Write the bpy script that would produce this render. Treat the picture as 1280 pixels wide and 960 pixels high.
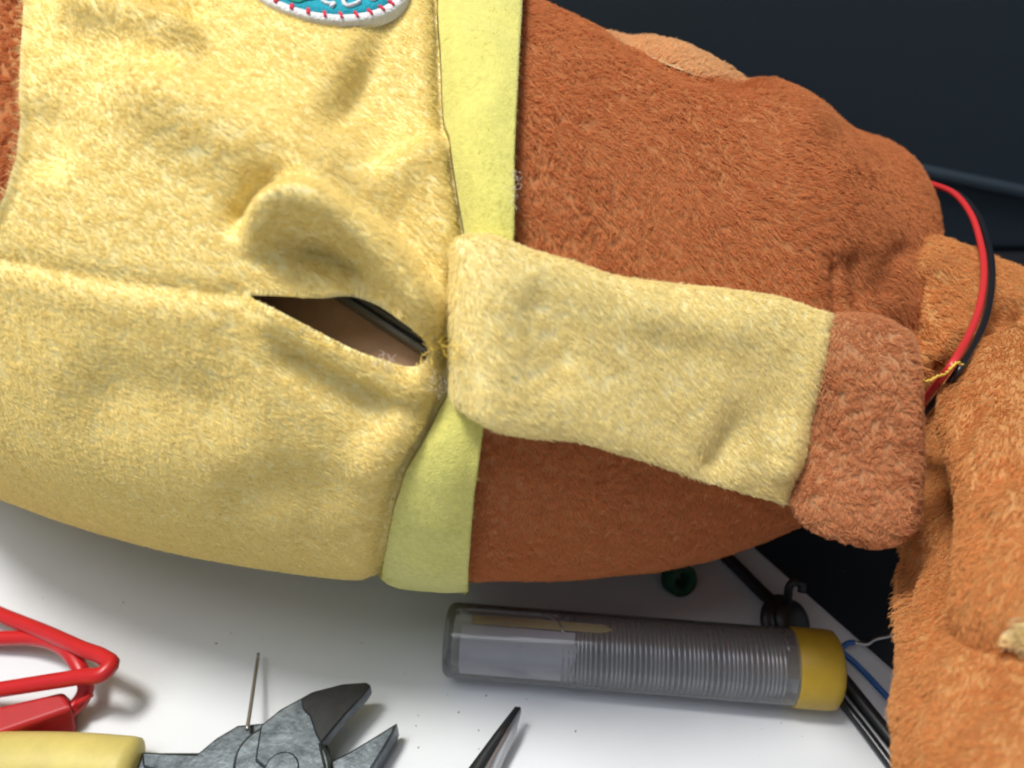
import bpy, math, random
import numpy as np
from mathutils import Vector
from mathutils.bvhtree import BVHTree
from mathutils.kdtree import KDTree

random.seed(7)
rng = np.random.default_rng(11)
scene = bpy.context.scene
for _o in list(bpy.data.objects):
    bpy.data.objects.remove(_o)

# ------------------------------------------------------------------ camera
PITCH = math.radians(42.0)
CAM = np.array([0.0, 0.0, 0.17])
FPX = 1000.0                                     # focal length in photo pixels (1280 wide)
FW = np.array([0, math.cos(PITCH), -math.sin(PITCH)])
UP = np.array([0, math.sin(PITCH), math.cos(PITCH)])
RT = np.array([1.0, 0, 0])
cam_data = bpy.data.cameras.new('camera')
cam = bpy.data.objects.new('camera', cam_data)
scene.collection.objects.link(cam)
cam.location = CAM
cam.rotation_euler = (math.pi / 2 - PITCH, 0, 0)
cam_data.sensor_width = 36.0
cam_data.lens = 36.0 * FPX / 1280.0
cam_data.clip_start = 0.005
cam_data.clip_end = 20.0
cam_data.dof.use_dof = True
cam_data.dof.focus_distance = 0.148
cam_data.dof.aperture_fstop = 16.0
scene.camera = cam

# ------------------------------------------------------------------ world and lamps
world = bpy.data.worlds.new('World')
scene.world = world
world.use_nodes = True
wb = world.node_tree.nodes['Background']
wb.inputs[0].default_value = (0.84, 0.92, 1.0, 1)
wb.inputs[1].default_value = 0.33


def area_lamp(name, loc, target, size, power, color):
    d = bpy.data.lights.new(name, 'AREA')
    d.shape = 'DISK'
    d.size = size
    d.energy = power
    d.color = color
    o = bpy.data.objects.new(name, d)
    scene.collection.objects.link(o)
    o.location = loc
    o.rotation_euler = (Vector(target) - Vector(loc)).to_track_quat('-Z', 'Y').to_euler()
    return o


area_lamp('desk_lamp', (-0.26, 0.14, 0.92), (0.0, 0.13, 0.03), 0.20, 7.7, (1.0, 0.955, 0.88))
area_lamp('fill_lamp', (-0.45, -0.05, 1.6), (0.0, 0.12, 0.03), 0.9, 9.0, (0.93, 0.96, 1.0))  # added soft fill that lifts the shade, not a known fixture

scene.view_settings.view_transform = 'Standard'
scene.view_settings.look = 'None'
scene.view_settings.exposure = 0.0
scene.view_settings.gamma = 1.0
scene.render.engine = 'CYCLES'
scene.cycles.use_denoising = True
scene.cycles.filter_width = 2.0
scene.cycles.max_bounces = 7
scene.cycles.diffuse_bounces = 3
scene.cycles.use_adaptive_sampling = True
scene.cycles.adaptive_threshold = 0.03
scene.cycles.transparent_max_bounces = 24
scene.cycles.sample_clamp_indirect = 4.0


# ------------------------------------------------------------------ helpers
def sm(x, a, b):
    t = np.clip((np.asarray(x, float) - a) / (b - a), 0, 1)
    return t * t * (3 - 2 * t)


def proj(P):
    d = np.asarray(P, float) - CAM
    z = d @ FW
    return np.stack([640 + FPX * (d @ RT) / z, 480 - FPX * (d @ UP) / z, z], -1)


def ray(px, py):
    return (px - 640) / FPX * RT - (py - 480) / FPX * UP + FW


def at(px, py, depth):
    """world point at image direction px, py and the given distance along the view axis"""
    return CAM + depth * ray(px, py)


def on(px, py, z=0.0):
    """world point on the horizontal plane z"""
    d = ray(px, py)
    return CAM + d * ((z - CAM[2]) / d[2])


def catmull(xk, yk, x):
    xk = np.asarray(xk, float)
    yk = np.asarray(yk, float)
    x = np.asarray(x, float)
    m = np.gradient(yk, xk)
    i = np.clip(np.searchsorted(xk, x) - 1, 0, len(xk) - 2)
    h = xk[i + 1] - xk[i]
    s = (x - xk[i]) / h
    return ((2 * s**3 - 3 * s**2 + 1) * yk[i] + (s**3 - 2 * s**2 + s) * h * m[i]
            + (-2 * s**3 + 3 * s**2) * yk[i + 1] + (s**3 - s**2) * h * m[i + 1])


def smooth_path(pts, n):
    pts = np.asarray(pts, float)
    L = np.concatenate([[0], np.cumsum(np.linalg.norm(np.diff(pts, axis=0), axis=1))])
    t = np.linspace(0, L[-1], n)
    return np.stack([catmull(L, pts[:, k], t) for k in range(pts.shape[1])], -1)


_perm = rng.permutation(256)
_perm = np.concatenate([_perm, _perm, _perm])
_gr = rng.normal(size=(256, 3))
_gr /= np.linalg.norm(_gr, axis=1)[:, None]


def noise(P):
    """gradient noise, P (...,3) -> about -0.7..0.7"""
    P = np.asarray(P, float)
    i = np.floor(P).astype(int)
    f = P - i
    u = f * f * f * (f * (f * 6 - 15) + 10)
    i &= 255
    out = 0
    for dx in (0, 1):
        for dy in (0, 1):
            for dz in (0, 1):
                h = _perm[_perm[_perm[(i[..., 0] + dx) & 255] + ((i[..., 1] + dy) & 255)] + ((i[..., 2] + dz) & 255)]
                g = _gr[h]
                d = f - np.array([dx, dy, dz])
                w = (u[..., 0] if dx else 1 - u[..., 0]) * (u[..., 1] if dy else 1 - u[..., 1]) * (u[..., 2] if dz else 1 - u[..., 2])
                out = out + w * (g * d).sum(-1)
    return out


def new_mesh(name, V, Fc, mat, parent=None, smooth=True):
    me = bpy.data.meshes.new(name)
    me.from_pydata([tuple(map(float, v)) for v in V], [], [tuple(map(int, f)) for f in Fc])
    me.update()
    if smooth:
        me.polygons.foreach_set('use_smooth', [True] * len(me.polygons))
    o = bpy.data.objects.new(name, me)
    scene.collection.objects.link(o)
    if mat:
        me.materials.append(mat)
    if parent:
        o.parent = parent
    return o


def thing(name, label, cat, loc=(0, 0, 0), group=None):
    o = bpy.data.objects.new(name, None)
    scene.collection.objects.link(o)
    o.empty_display_size = 0.01
    o['label'] = label
    o['category'] = cat
    if group:
        o['group'] = group
    return o


def grid_faces(n, m, wrap=False):
    fs = []
    for i in range(n - 1):
        for j in range(m if wrap else m - 1):
            k = (j + 1) % m
            fs.append((i * m + j, i * m + k, (i + 1) * m + k, (i + 1) * m + j))
    return fs


def grid(name, G, mat, parent=None, wrap=False, caps=False, flip=False):
    n, m = G.shape[:2]
    V = list(G.reshape(-1, 3))
    fs = grid_faces(n, m, wrap)
    if caps:
        V.append(G[0].mean(0))
        V.append(G[-1].mean(0))
        a, b = len(V) - 2, len(V) - 1
        for j in range(m):
            k = (j + 1) % m
            fs.append((a, k, j))
            fs.append((b, (n - 1) * m + j, (n - 1) * m + k))
    if flip:
        fs = [tuple(reversed(f)) for f in fs]
    if caps:
        Va = np.array(V)
        c = Va.mean(0)
        fa = np.array([f[:3] for f in fs])
        tri = Va[fa] - c
        if (tri[:, 0] * np.cross(tri[:, 1], tri[:, 2])).sum() < 0:
            fs = [tuple(reversed(f)) for f in fs]
    return new_mesh(name, V, fs, mat, parent)


def tube_grid(pts, r, m=12):
    pts = np.asarray(pts, float)
    n = len(pts)
    T = np.gradient(pts, axis=0)
    T /= np.linalg.norm(T, axis=1)[:, None] + 1e-12
    N = np.cross(T[0], [0.3, 0.2, 1.0])
    N /= np.linalg.norm(N)
    r = np.broadcast_to(np.asarray(r, float), (n,))
    a = np.linspace(0, 2 * np.pi, m, endpoint=False)
    G = np.empty((n, m, 3))
    for i in range(n):
        N = N - T[i] * (N @ T[i])
        N /= np.linalg.norm(N)
        B = np.cross(T[i], N)
        G[i] = pts[i] + r[i] * (np.cos(a)[:, None] * N + np.sin(a)[:, None] * B)
    return G


def tube(name, pts, r, mat, parent=None, n=None, m=12):
    P = smooth_path(pts, n) if n else np.asarray(pts, float)
    return grid(name, tube_grid(P, r, m), mat, parent, wrap=True, caps=True)


def prism(name, poly, z0, z1, mat, parent=None, bevel=0.0, segs=2):
    """closed polygon of world xy points extruded from z0 to z1; z may be per-point arrays"""
    n = len(poly)
    z0 = np.broadcast_to(z0, (n,))
    z1 = np.broadcast_to(z1, (n,))
    V = [(p[0], p[1], z0[i]) for i, p in enumerate(poly)] + [(p[0], p[1], z1[i]) for i, p in enumerate(poly)]
    ar = sum(poly[i][0] * poly[(i + 1) % n][1] - poly[(i + 1) % n][0] * poly[i][1] for i in range(n))
    fs = [tuple(range(n - 1, -1, -1)), tuple(range(n, 2 * n))]
    fs += [(i, (i + 1) % n, n + (i + 1) % n, n + i) for i in range(n)]
    if ar < 0:
        fs = [tuple(reversed(f)) for f in fs]
    o = new_mesh(name, V, fs, mat, parent, smooth=False)
    if bevel:
        b = o.modifiers.new('bevel', 'BEVEL')
        b.width = bevel
        b.segments = segs
        b.limit_method = 'ANGLE'
    return o


# ------------------------------------------------------------------ materials
def nt_mat(name):
    m = bpy.data.materials.new(name)
    m.use_nodes = True
    t = m.node_tree
    return m, t, t.nodes, t.links, t.nodes['Principled BSDF']


def pmat(name, col, rough=0.5, spec=0.5, metal=0.0, var=0.0, scale=200.0, bump=0.0, bscale=800.0, sheen=0.0, col2=None):
    m, t, N, L, P = nt_mat(name)
    P.inputs['Roughness'].default_value = rough
    P.inputs['Metallic'].default_value = metal
    P.inputs['Specular IOR Level'].default_value = spec
    P.inputs['Base Color'].default_value = (*col, 1)
    if sheen:
        P.inputs['Sheen Weight'].default_value = sheen
    tc = N.new('ShaderNodeTexCoord')
    if var or col2:
        nz = N.new('ShaderNodeTexNoise')
        nz.inputs['Scale'].default_value = scale
        nz.inputs['Detail'].default_value = 6
        nz.inputs['Roughness'].default_value = 0.65
        L.new(tc.outputs['Object'], nz.inputs['Vector'])
        cr = N.new('ShaderNodeValToRGB')
        a = tuple(c * (1 - var) for c in col)
        b = col2 if col2 else tuple(min(1, c * (1 + var)) for c in col)
        cr.color_ramp.elements[0].position = 0.32
        cr.color_ramp.elements[1].position = 0.68
        cr.color_ramp.elements[0].color = (*a, 1)
        cr.color_ramp.elements[1].color = (*b, 1)
        L.new(nz.outputs['Fac'], cr.inputs['Fac'])
        L.new(cr.outputs['Color'], P.inputs['Base Color'])
    if bump:
        nb = N.new('ShaderNodeTexNoise')
        nb.inputs['Scale'].default_value = bscale
        nb.inputs['Detail'].default_value = 4
        L.new(tc.outputs['Object'], nb.inputs['Vector'])
        bp = N.new('ShaderNodeBump')
        bp.inputs['Strength'].default_value = bump
        bp.inputs['Distance'].default_value = 0.0004
        L.new(nb.outputs['Fac'], bp.inputs['Height'])
        L.new(bp.outputs['Normal'], P.inputs['Normal'])
    return m


def fur_mat(name, col, root=0.9, transl=0.5):
    """pile fibre: colour varies from tuft to tuft, fibre bases slightly darker"""
    m, t, N, L, P = nt_mat(name)
    at_ = N.new('ShaderNodeAttribute')
    at_.attribute_name = 'tint'
    hi = N.new('ShaderNodeHairInfo')
    ramp = N.new('ShaderNodeMapRange')
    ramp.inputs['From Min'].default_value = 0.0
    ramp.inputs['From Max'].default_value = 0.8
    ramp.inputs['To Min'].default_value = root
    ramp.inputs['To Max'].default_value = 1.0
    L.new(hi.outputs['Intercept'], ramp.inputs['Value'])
    mul = N.new('ShaderNodeMath')
    mul.operation = 'MULTIPLY'
    L.new(ramp.outputs['Result'], mul.inputs[0])
    L.new(at_.outputs['Fac'], mul.inputs[1])
    hsv = N.new('ShaderNodeHueSaturation')
    hsv.inputs['Color'].default_value = (*col, 1)
    L.new(mul.outputs[0], hsv.inputs['Value'])
    L.new(hsv.outputs['Color'], P.inputs['Base Color'])
    P.inputs['Roughness'].default_value = 0.75
    P.inputs['Specular IOR Level'].default_value = 0.06
    tr = N.new('ShaderNodeBsdfTranslucent')
    L.new(hsv.outputs['Color'], tr.inputs['Color'])
    mx = N.new('ShaderNodeMixShader')
    mx.inputs[0].default_value = transl
    L.new(P.outputs[0], mx.inputs[1])
    L.new(tr.outputs[0], mx.inputs[2])
    L.new(mx.outputs[0], N['Material Output'].inputs['Surface'])
    return m


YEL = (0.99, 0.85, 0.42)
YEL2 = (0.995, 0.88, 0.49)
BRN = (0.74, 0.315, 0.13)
PAW = (0.78, 0.40, 0.20)
LEG = (0.86, 0.445, 0.175)
TAN = (0.90, 0.58, 0.31)
LIME = (0.68, 0.635, 0.175)
M = {}
for k, c in dict(shirt=YEL, sleeve=YEL2, body=BRN, paw=PAW, leg=LEG, tan=TAN).items():
    M[k + '_base'] = pmat(k + '_backing_cloth', tuple(v * (0.9 if k in ('shirt', 'sleeve') else 0.6) for v in c), 0.95, 0.05)  # backing darker than its pile: shade between fibres put into the colour
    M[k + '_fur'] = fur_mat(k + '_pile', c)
M['felt'] = pmat('lime_felt', LIME, 0.95, 0.1, var=0.10, scale=900, bump=0.6, bscale=2500, sheen=0.3)
M['felt_fuzz'] = fur_mat('lime_felt_fuzz', LIME, 0.9)

# ------------------------------------------------------------------ table, desk, case behind
m, t, N, L, P = nt_mat('white_laminate')
P.inputs['Roughness'].default_value = 0.42
tc = N.new('ShaderNodeTexCoord')
n1 = N.new('ShaderNodeTexNoise'); n1.inputs['Scale'].default_value = 22; n1.inputs['Detail'].default_value = 5
n2 = N.new('ShaderNodeTexNoise'); n2.inputs['Scale'].default_value = 420; n2.inputs['Detail'].default_value = 3
r1 = N.new('ShaderNodeValToRGB')
r1.color_ramp.elements[0].color = (0.64, 0.67, 0.71, 1); r1.color_ramp.elements[0].position = 0.3
r1.color_ramp.elements[1].color = (0.70, 0.73, 0.77, 1); r1.color_ramp.elements[1].position = 0.7
r2 = N.new('ShaderNodeValToRGB')
r2.color_ramp.elements[0].color = (0.35, 0.33, 0.31, 1); r2.color_ramp.elements[0].position = 0.225
r2.color_ramp.elements[1].color = (1, 1, 1, 1); r2.color_ramp.elements[1].position = 0.26
mxc = N.new('ShaderNodeMix'); mxc.data_type = 'RGBA'; mxc.blend_type = 'MULTIPLY'; mxc.inputs['Factor'].default_value = 1.0
L.new(tc.outputs['Object'], n1.inputs['Vector']); L.new(tc.outputs['Object'], n2.inputs['Vector'])
L.new(n1.outputs['Fac'], r1.inputs['Fac']); L.new(n2.outputs['Fac'], r2.inputs['Fac'])
L.new(r1.outputs['Color'], mxc.inputs[6]); L.new(r2.outputs['Color'], mxc.inputs[7])
L.new(mxc.outputs[2], P.inputs['Base Color'])
M['table'] = m
M['desk'] = pmat('black_desk', (0.012, 0.014, 0.018), 0.6, 0.3)
M['case'] = pmat('black_textured_plastic', (0.026, 0.040, 0.056), 0.6, 0.4, var=0.2, scale=1500, bump=0.5, bscale=3000)

e1, e2 = on(950, 686), on(1112, 828)
ed = (e2 - e1) / np.linalg.norm(e2 - e1)
A = e1 - ed * 0.9
B = e2 + ed * 0.4
edge = prism('tabletop', [tuple(A[:2]), tuple(B[:2]), (-0.9, -0.45), (-0.9, 0.9)], -0.022, 0.0, M['table'], None, 0.002)
edge['kind'] = 'structure'
desk = new_mesh('desk', [(-1.5, -1, -0.0225), (1.5, -1, -0.0225), (1.5, 1.5, -0.0225), (-1.5, 1.5, -0.0225)], [(0, 1, 2, 3)], M['desk'])
desk['kind'] = 'structure'

# case: tall black plastic housing with two stepped mouldings, standing behind the toy
case = thing('equipment_case', 'black textured plastic case standing behind the plush toy', 'case')
CY = 0.30


def on_face(px, py, y):
    d = ray(px, py)
    return CAM + d * ((y - CAM[1]) / d[1])


def case_body():
    x0, x1 = -0.5, 0.6
    V = []
    for x in (x0, x1):
        V += [(x, CY, -0.0222), (x, CY, 0.40), (x, CY + 0.25, 0.40), (x, CY + 0.25, -0.0222)]
    fs = [(0, 4, 5, 1), (1, 5, 6, 2), (2, 6, 7, 3), (3, 7, 4, 0), (0, 1, 2, 3), (4, 7, 6, 5)]
    o = new_mesh('shell', V, fs, M['case'], case, smooth=False)
    b = o.modifiers.new('bevel', 'BEVEL'); b.width = 0.004; b.segments = 3
    return o


case_body()


def ledge(name, a, b, h, proud):
    """rounded rail on the case front through image points a and b"""
    p, q = on_face(*a, CY), on_face(*b, CY)
    d = (q - p) / np.linalg.norm(q - p)
    p, q = p - d * 0.35, q + d * 0.12
    prof = [(0, h * 0.5), (-proud * 0.55, h * 0.48), (-proud * 0.9, h * 0.3), (-proud, 0), (-proud, -h * 0.5), (0, -h * 0.6)]
    G = np.array([[e + np.array([0, y + 0.0005, z]) for (y, z) in prof] for e in (p, q)])
    o = grid(name, G, M['case'], case, wrap=True, caps=True, flip=True)
    for pl in o.data.polygons:
        pl.use_smooth = False
    b_ = o.modifiers.new('bevel', 'BEVEL'); b_.width = 0.001; b_.segments = 2
    return o


ledge('moulding', (1140, 209), (1280, 238), 0.0045, 0.0035)
ledge('moulding', (1180, 309), (1280, 344), 0.009, 0.007)

# ------------------------------------------------------------------ the plush toy: body surface
toy = thing('plush_toy', 'brown plush toy in a yellow shirt with an open seam, lying on the table', 'plush toy', (0, 0, 0))
TK = np.array([0, .12, .24, .36, .48, .60, .70, .79, .87, .94, 1.0])
YC = [0.2392, 0.221, 0.2028, 0.1844, 0.1692, 0.1597, 0.1557, 0.1535, 0.1553, 0.1668, 0.1791]
BB = [0.06, 0.0637, 0.0675, 0.0711, 0.0707, 0.0677, 0.0625, 0.0573, 0.0566, 0.0621, 0.0671]
ZC = [0.0576, 0.0612, 0.0648, 0.0683, 0.0678, 0.0649, 0.0603, 0.0551, 0.0541, 0.0481, 0.0594]
X0, X1 = -0.24, 0.10315


def base_surf(t, th):
    t = np.asarray(t, float); th = np.asarray(th, float)
    cap = np.sqrt(np.clip(1 - np.clip((t - .72) / .28, 0, 1) ** 2.4, 0, 1))
    b = catmull(TK, BB, t) * cap
    y = catmull(TK, YC, t) + 1.1 * b * np.cos(th)
    z = catmull(TK, ZC, t) + b * np.sin(th)
    z = np.maximum(z, 0.0035 + 0.1 * np.clip(z, -0.02, 0.02))
    return np.stack([X0 + (X1 - X0) * t + 0 * th, y, z], -1)


def seg_dist(q, pts):
    """distance of image points q (...,2) to a polyline, and the parameter along it 0..1"""
    pts = np.asarray(pts, float)
    best = np.full(q.shape[:-1], 1e9); par = np.zeros(q.shape[:-1]); side = np.zeros(q.shape[:-1])
    L = np.concatenate([[0], np.cumsum(np.linalg.norm(np.diff(pts, axis=0), axis=1))])
    for i in range(len(pts) - 1):
        a, b = pts[i], pts[i + 1]
        ab = b - a
        s = np.clip(((q - a) @ ab) / (ab @ ab), 0, 1)
        d = q - (a + s[..., None] * ab)
        dist = np.linalg.norm(d, axis=-1)
        cr = ab[0] * (q[..., 1] - a[1]) - ab[1] * (q[..., 0] - a[0])
        w = dist < best
        best = np.where(w, dist, best)
        par = np.where(w, (L[i] + s * (L[i + 1] - L[i])) / L[-1], par)
        side = np.where(w, np.sign(cr), side)
    return best, par, side


def sp(pts, n=40):
    return smooth_path(pts, n)


RIDGES = [  # (polyline in photo pixels traced on the cloth, height mm, width px, taper at both ends)
    (sp([(316, 322), (326, 284), (352, 265), (390, 265), (430, 284), (475, 318), (515, 366), (556, 425)]), 8.4, 22, .20),
    (sp([(288, 300), (300, 262), (330, 236), (370, 228)]), -2.8, 17, .3),
    (sp([(355, 316), (395, 316), (435, 334), (460, 360)]), -3.2, 18, .3),
    (sp([(470, 245), (520, 310), (560, 370)]), -1.6, 18, .3),
    (sp([(-150, 300), (0, 322), (100, 342), (200, 358), (310, 368)]), -0.9, 10, .04),
    (sp([(-150, 335), (0, 352), (100, 372), (200, 388), (300, 400)]), 0.5, 20, .1),
    (sp([(310, 378), (380, 418), (450, 456), (510, 478), (552, 468)]), 3.0, 17, .15),
    (sp([(330, 425), (420, 480), (500, 515)]), -2.2, 26, .25),
    (sp([(120, 80), (250, 145), (370, 205), (470, 262)]), 4.6, 50, .25),
    (sp([(420, 80), (480, 120), (530, 190)]), -4.2, 72, .25),
    (sp([(60, 10), (150, 22), (225, 48), (260, 75)]), 4.0, 22, .25),
    (sp([(110, -20), (180, 2), (260, 20)]), -4.5, 17, .25),
    (sp([(170, 85), (240, 90)]), -1.2, 28, .4),
    (sp([(535, 120), (500, 200), (480, 250)]), 1.2, 28, .3),
    (sp([(30, 120), (60, 170), (45, 230)]), -2.2, 30, .35),
    (sp([(60, 480), (200, 500), (330, 520)]), -2.0, 55, .3),
    (sp([(430, 600), (480, 560), (540, 500)]), 2.2, 30, .3),
    (sp([(250, 640), (380, 610), (440, 650)]), -1.6, 35, .3),
    (sp([(540, -80), (546, 0), (553, 100), (564, 200), (578, 290), (568, 360), (560, 440), (548, 505), (520, 550), (497, 595), (482, 645), (470, 700), (466, 760)]), -2.0, 12, .0),
    (sp([(1085, 400), (1078, 350), (1065, 300)]), -2.0, 14, .3),
    (sp([(1110, 380), (1120, 320), (1150, 300)]), -1.5, 18, .2),
    (sp([(1050, 400), (1048, 350), (1040, 310)]), -1.8, 10, .3),
    (sp([(930, 110), (990, 130), (1040, 180)]), 1.8, 30, .3),
    (sp([(755, 36), (800, 62), (850, 88), (900, 101), (950, 104)]), -1.6, 10, .15),
]


def relief(P):
    q3 = proj(P)
    q = q3[..., :2]
    h = np.zeros(q.shape[:-1])
    for pts, amp, wd, tp in RIDGES:
        lo, hi = pts.min(0) - 3.2 * wd, pts.max(0) + 3.2 * wd
        msk = ((q > lo) & (q < hi)).all(-1)
        if not msk.any():
            continue
        d, par, _ = seg_dist(q[msk], pts)
        w = np.exp(-(d / wd) ** 2)
        if tp > 0:
            w = w * np.minimum(sm(par, -0.02, tp), sm(1 - par, -0.02, tp))
        h[msk] += amp * w
    h += 0.9 * noise(P * 22.0) + 0.35 * noise(P * 75.0 + 9.0)
    return h * 1e-3


def surf_grid(t, th):
    """cloth surface with its folds; t, th are 2-d arrays"""
    P = base_surf(t, th)
    e = 1e-3
    du = base_surf(np.clip(t + e, 0, 1), th) - base_surf(np.clip(t - e, 0, 1), th)
    dv = base_surf(t, th + e) - base_surf(t, th - e)
    Nn = np.cross(dv, du)
    Nn = Nn / (np.linalg.norm(Nn, axis=-1)[..., None] + 1e-15)
    c = np.stack([X0 + (X1 - X0) * t, catmull(TK, YC, t), catmull(TK, ZC, t)], -1)
    Nn = np.where(((P - c) * Nn).sum(-1)[..., None] < 0, -Nn, Nn)
    front = sm((Nn * (CAM - P)).sum(-1) / np.linalg.norm(CAM - P, axis=-1), -0.25, 0.15)
    h = relief(P) * front
    Q = P + Nn * h[..., None]
    Q[..., 2] = np.maximum(Q[..., 2], 0.0032)
    return Q, Nn


TH = np.linspace(0, 2 * np.pi, 361)[:-1]


def cut_t(pyk, pxk, lo=0.02, hi=0.98):
    """for every theta the t at which the body surface crosses the image curve px = g(py)"""
    ts = np.linspace(lo, hi, 500)
    T2, H2 = np.meshgrid(ts, TH, indexing='ij')
    q = proj(base_surf(T2, H2))
    d = q[..., 0] - np.interp(q[..., 1], pyk, pxk)
    k = np.argmax(d > 0, axis=0)
    k = np.clip(k, 1, len(ts) - 1)
    j = np.arange(len(TH))
    d0, d1 = d[k - 1, j], d[k, j]
    return ts[k - 1] + (ts[1] - ts[0]) * np.clip(d0 / (d0 - d1 + 1e-12), 0, 1)


SEAM = np.array([(-200, 545), (-50, 547), (0, 548), (100, 555), (200, 566), (290, 580), (350, 572), (430, 566), (500, 556), (545, 530), (590, 505), (640, 490), (700, 478), (735, 473), (900, 470)], float)
HEM = np.array([(-200, 655), (0, 645), (100, 640), (200, 635), (300, 634), (420, 615), (530, 598), (600, 588), (680, 583), (735, 582), (900, 582)], float)
COL = np.array([(-200, 48), (0, 32), (60, 29), (130, 27), (200, 21), (245, 9), (300, -22), (500, -110), (800, -200)], float)
ts_seam = cut_t(SEAM[:, 0], SEAM[:, 1])
ts_hem = cut_t(HEM[:, 0], HEM[:, 1])
ts_col = cut_t(COL[:, 0], COL[:, 1])
SLIT = sp([(304, 369), (345, 370), (400, 373), (440, 371), (470, 381), (500, 401), (530, 426), (536, 440), (528, 455), (507, 458), (485, 452), (450, 440), (410, 421), (370, 400), (335, 382), (304, 369)], 90)


def inside(q, poly):
    x, y = q[..., 0], q[..., 1]
    c = np.zeros(x.shape, bool)
    n = len(poly)
    for i in range(n):
        (x0, y0), (x1, y1) = poly[i], poly[(i + 1) % n]
        if y0 == y1:
            continue
        w = ((y0 > y) != (y1 > y)) & (x < (x1 - x0) * (y - y0) / (y1 - y0) + x0)
        c ^= w
    return c


def shirt_mesh():
    nt = 230
    s = np.linspace(0, 1, nt)
    T2 = ts_col[None] + (ts_seam + 0.55 * (ts_hem - ts_seam) - ts_col)[None] * s[:, None]
    H2 = np.broadcast_to(TH[None], T2.shape)
    Q, Nn = surf_grid(T2, H2)
    # collar edge rolls outwards a little, hem edge tucks in
    Q = Q + Nn * (0.0007 * sm(1 - s, .985, 1)[:, None] - 0.0016 * sm((T2 - ts_seam[None]) / 0.004, -1.5, 1.0))[..., None]
    q = proj(Q)
    vis = (Nn * (CAM - Q)).sum(-1) > 0
    ins = inside(q[..., :2], SLIT) & vis
    nv = nt * len(TH)
    fs = np.array(grid_faces(nt, len(TH), True))
    insf = ins.reshape(-1)[fs]
    keep = insf.sum(1) < 2
    V = Q.reshape(-1, 3).copy()
    q = q.reshape(-1, 3)
    # rim vertices of the opening move onto the traced slit outline
    kept = fs[keep]
    drop = fs[~keep]
    rim = np.intersect1d(np.unique(kept), np.unique(drop))
    for i in rim:
        d = np.linalg.norm(SLIT - q[i, :2], axis=1)
        k = int(np.argmin(d))
        V[i] = at(SLIT[k, 0], SLIT[k, 1], q[i, 2])
    # rim turns inwards
    cnt = {}
    for f in kept:
        for a in range(4):
            e = (int(f[a]), int(f[(a + 1) % 4]))
            cnt[e] = 1
    rimset = set(rim.tolist())
    Nf = Nn.reshape(-1, 3)
    low, extra, ef = {}, [], []
    for (a, b) in list(cnt):
        if a in rimset and b in rimset and (b, a) not in cnt:
            for v in (a, b):
                if v not in low:
                    low[v] = nv + len(extra)
                    dq = q[v, :2] - SLIT.mean(0)
                    dq /= np.linalg.norm(dq) + 1e-9
                    pv = proj(V[v])
                    extra.append(at(pv[0] + 10 * dq[0], pv[1] + 10 * dq[1], pv[2] + 0.003))
            ef.append((b, a, low[a], low[b]))
    V = np.concatenate([V, np.array(extra)])
    allf = [tuple(f) for f in kept] + ef
    return V, allf


Vs, Fs = shirt_mesh()
shirt = new_mesh('shirt', Vs, Fs, M['shirt_base'], toy)

# brown lower body, from under the hem band to the rump
sL = np.concatenate([np.linspace(0, .9, 110), 1 - .1 * np.linspace(1, 0.02, 40) ** 2])
t0 = ts_seam + 0.45 * (ts_hem - ts_seam)
T2 = t0[None] + (1.0 - t0)[None] * sL[:, None]
Ql, Nl = surf_grid(T2, np.broadcast_to(TH[None], T2.shape))
lower = grid('lower_body', Ql, M['body_base'], toy, wrap=True, caps=True)


def bvh_of(*objs):
    V, Fc = [], []
    for o in objs:
        k = len(V)
        V += [v.co.copy() for v in o.data.vertices]
        Fc += [tuple(i + k for i in p.vertices) for p in o.data.polygons]
    return BVHTree.FromPolygons(V, Fc)


BODY = bvh_of(shirt, lower)


def hit(px, py, tree=None):
    d = ray(px, py)
    loc, nor, idx, dist = (tree or BODY).ray_cast(Vector(CAM), Vector(d))
    if loc is None:
        return None, None
    n = np.array(nor)
    if n @ d > 0:
        n = -n
    return np.array(loc), n


def depth_of(P):
    return float((np.asarray(P) - CAM) @ FW)


# hem band of felt: an open strip wrapped round the waist, its right edge standing off the brown plush
def band():
    nb = 26
    s = np.linspace(0, 1, nb)
    T2 = (ts_seam + 0.001)[None] + (ts_hem - ts_seam)[None] * s[:, None]
    P, Nn = surf_grid(T2, np.broadcast_to(TH[None], T2.shape))
    q = proj(P)
    off = 0.0004 + 0.0028 * np.sin(np.clip(s * 1.25, 0, 1) * np.pi / 2)
    off = off[:, None] + 0.0009 * noise(P * 60)
    off = off - 0.0010 * sm(q[..., 1], 640, 740) * s[:, None]
    wav = 0.0006 * noise(P * 150)
    P = P + Nn * (off + wav)[..., None]
    P[..., 2] = np.maximum(P[..., 2], 0.0012)
    inner = P - Nn * 0.0013
    inner[..., 2] = np.maximum(inner[..., 2], 0.0004)
    G = np.concatenate([P, inner[::-1]], 0)
    return grid('hem_band', np.concatenate([G, G[:1]], 0), M['felt'], toy, wrap=True)


hem = band()


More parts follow.
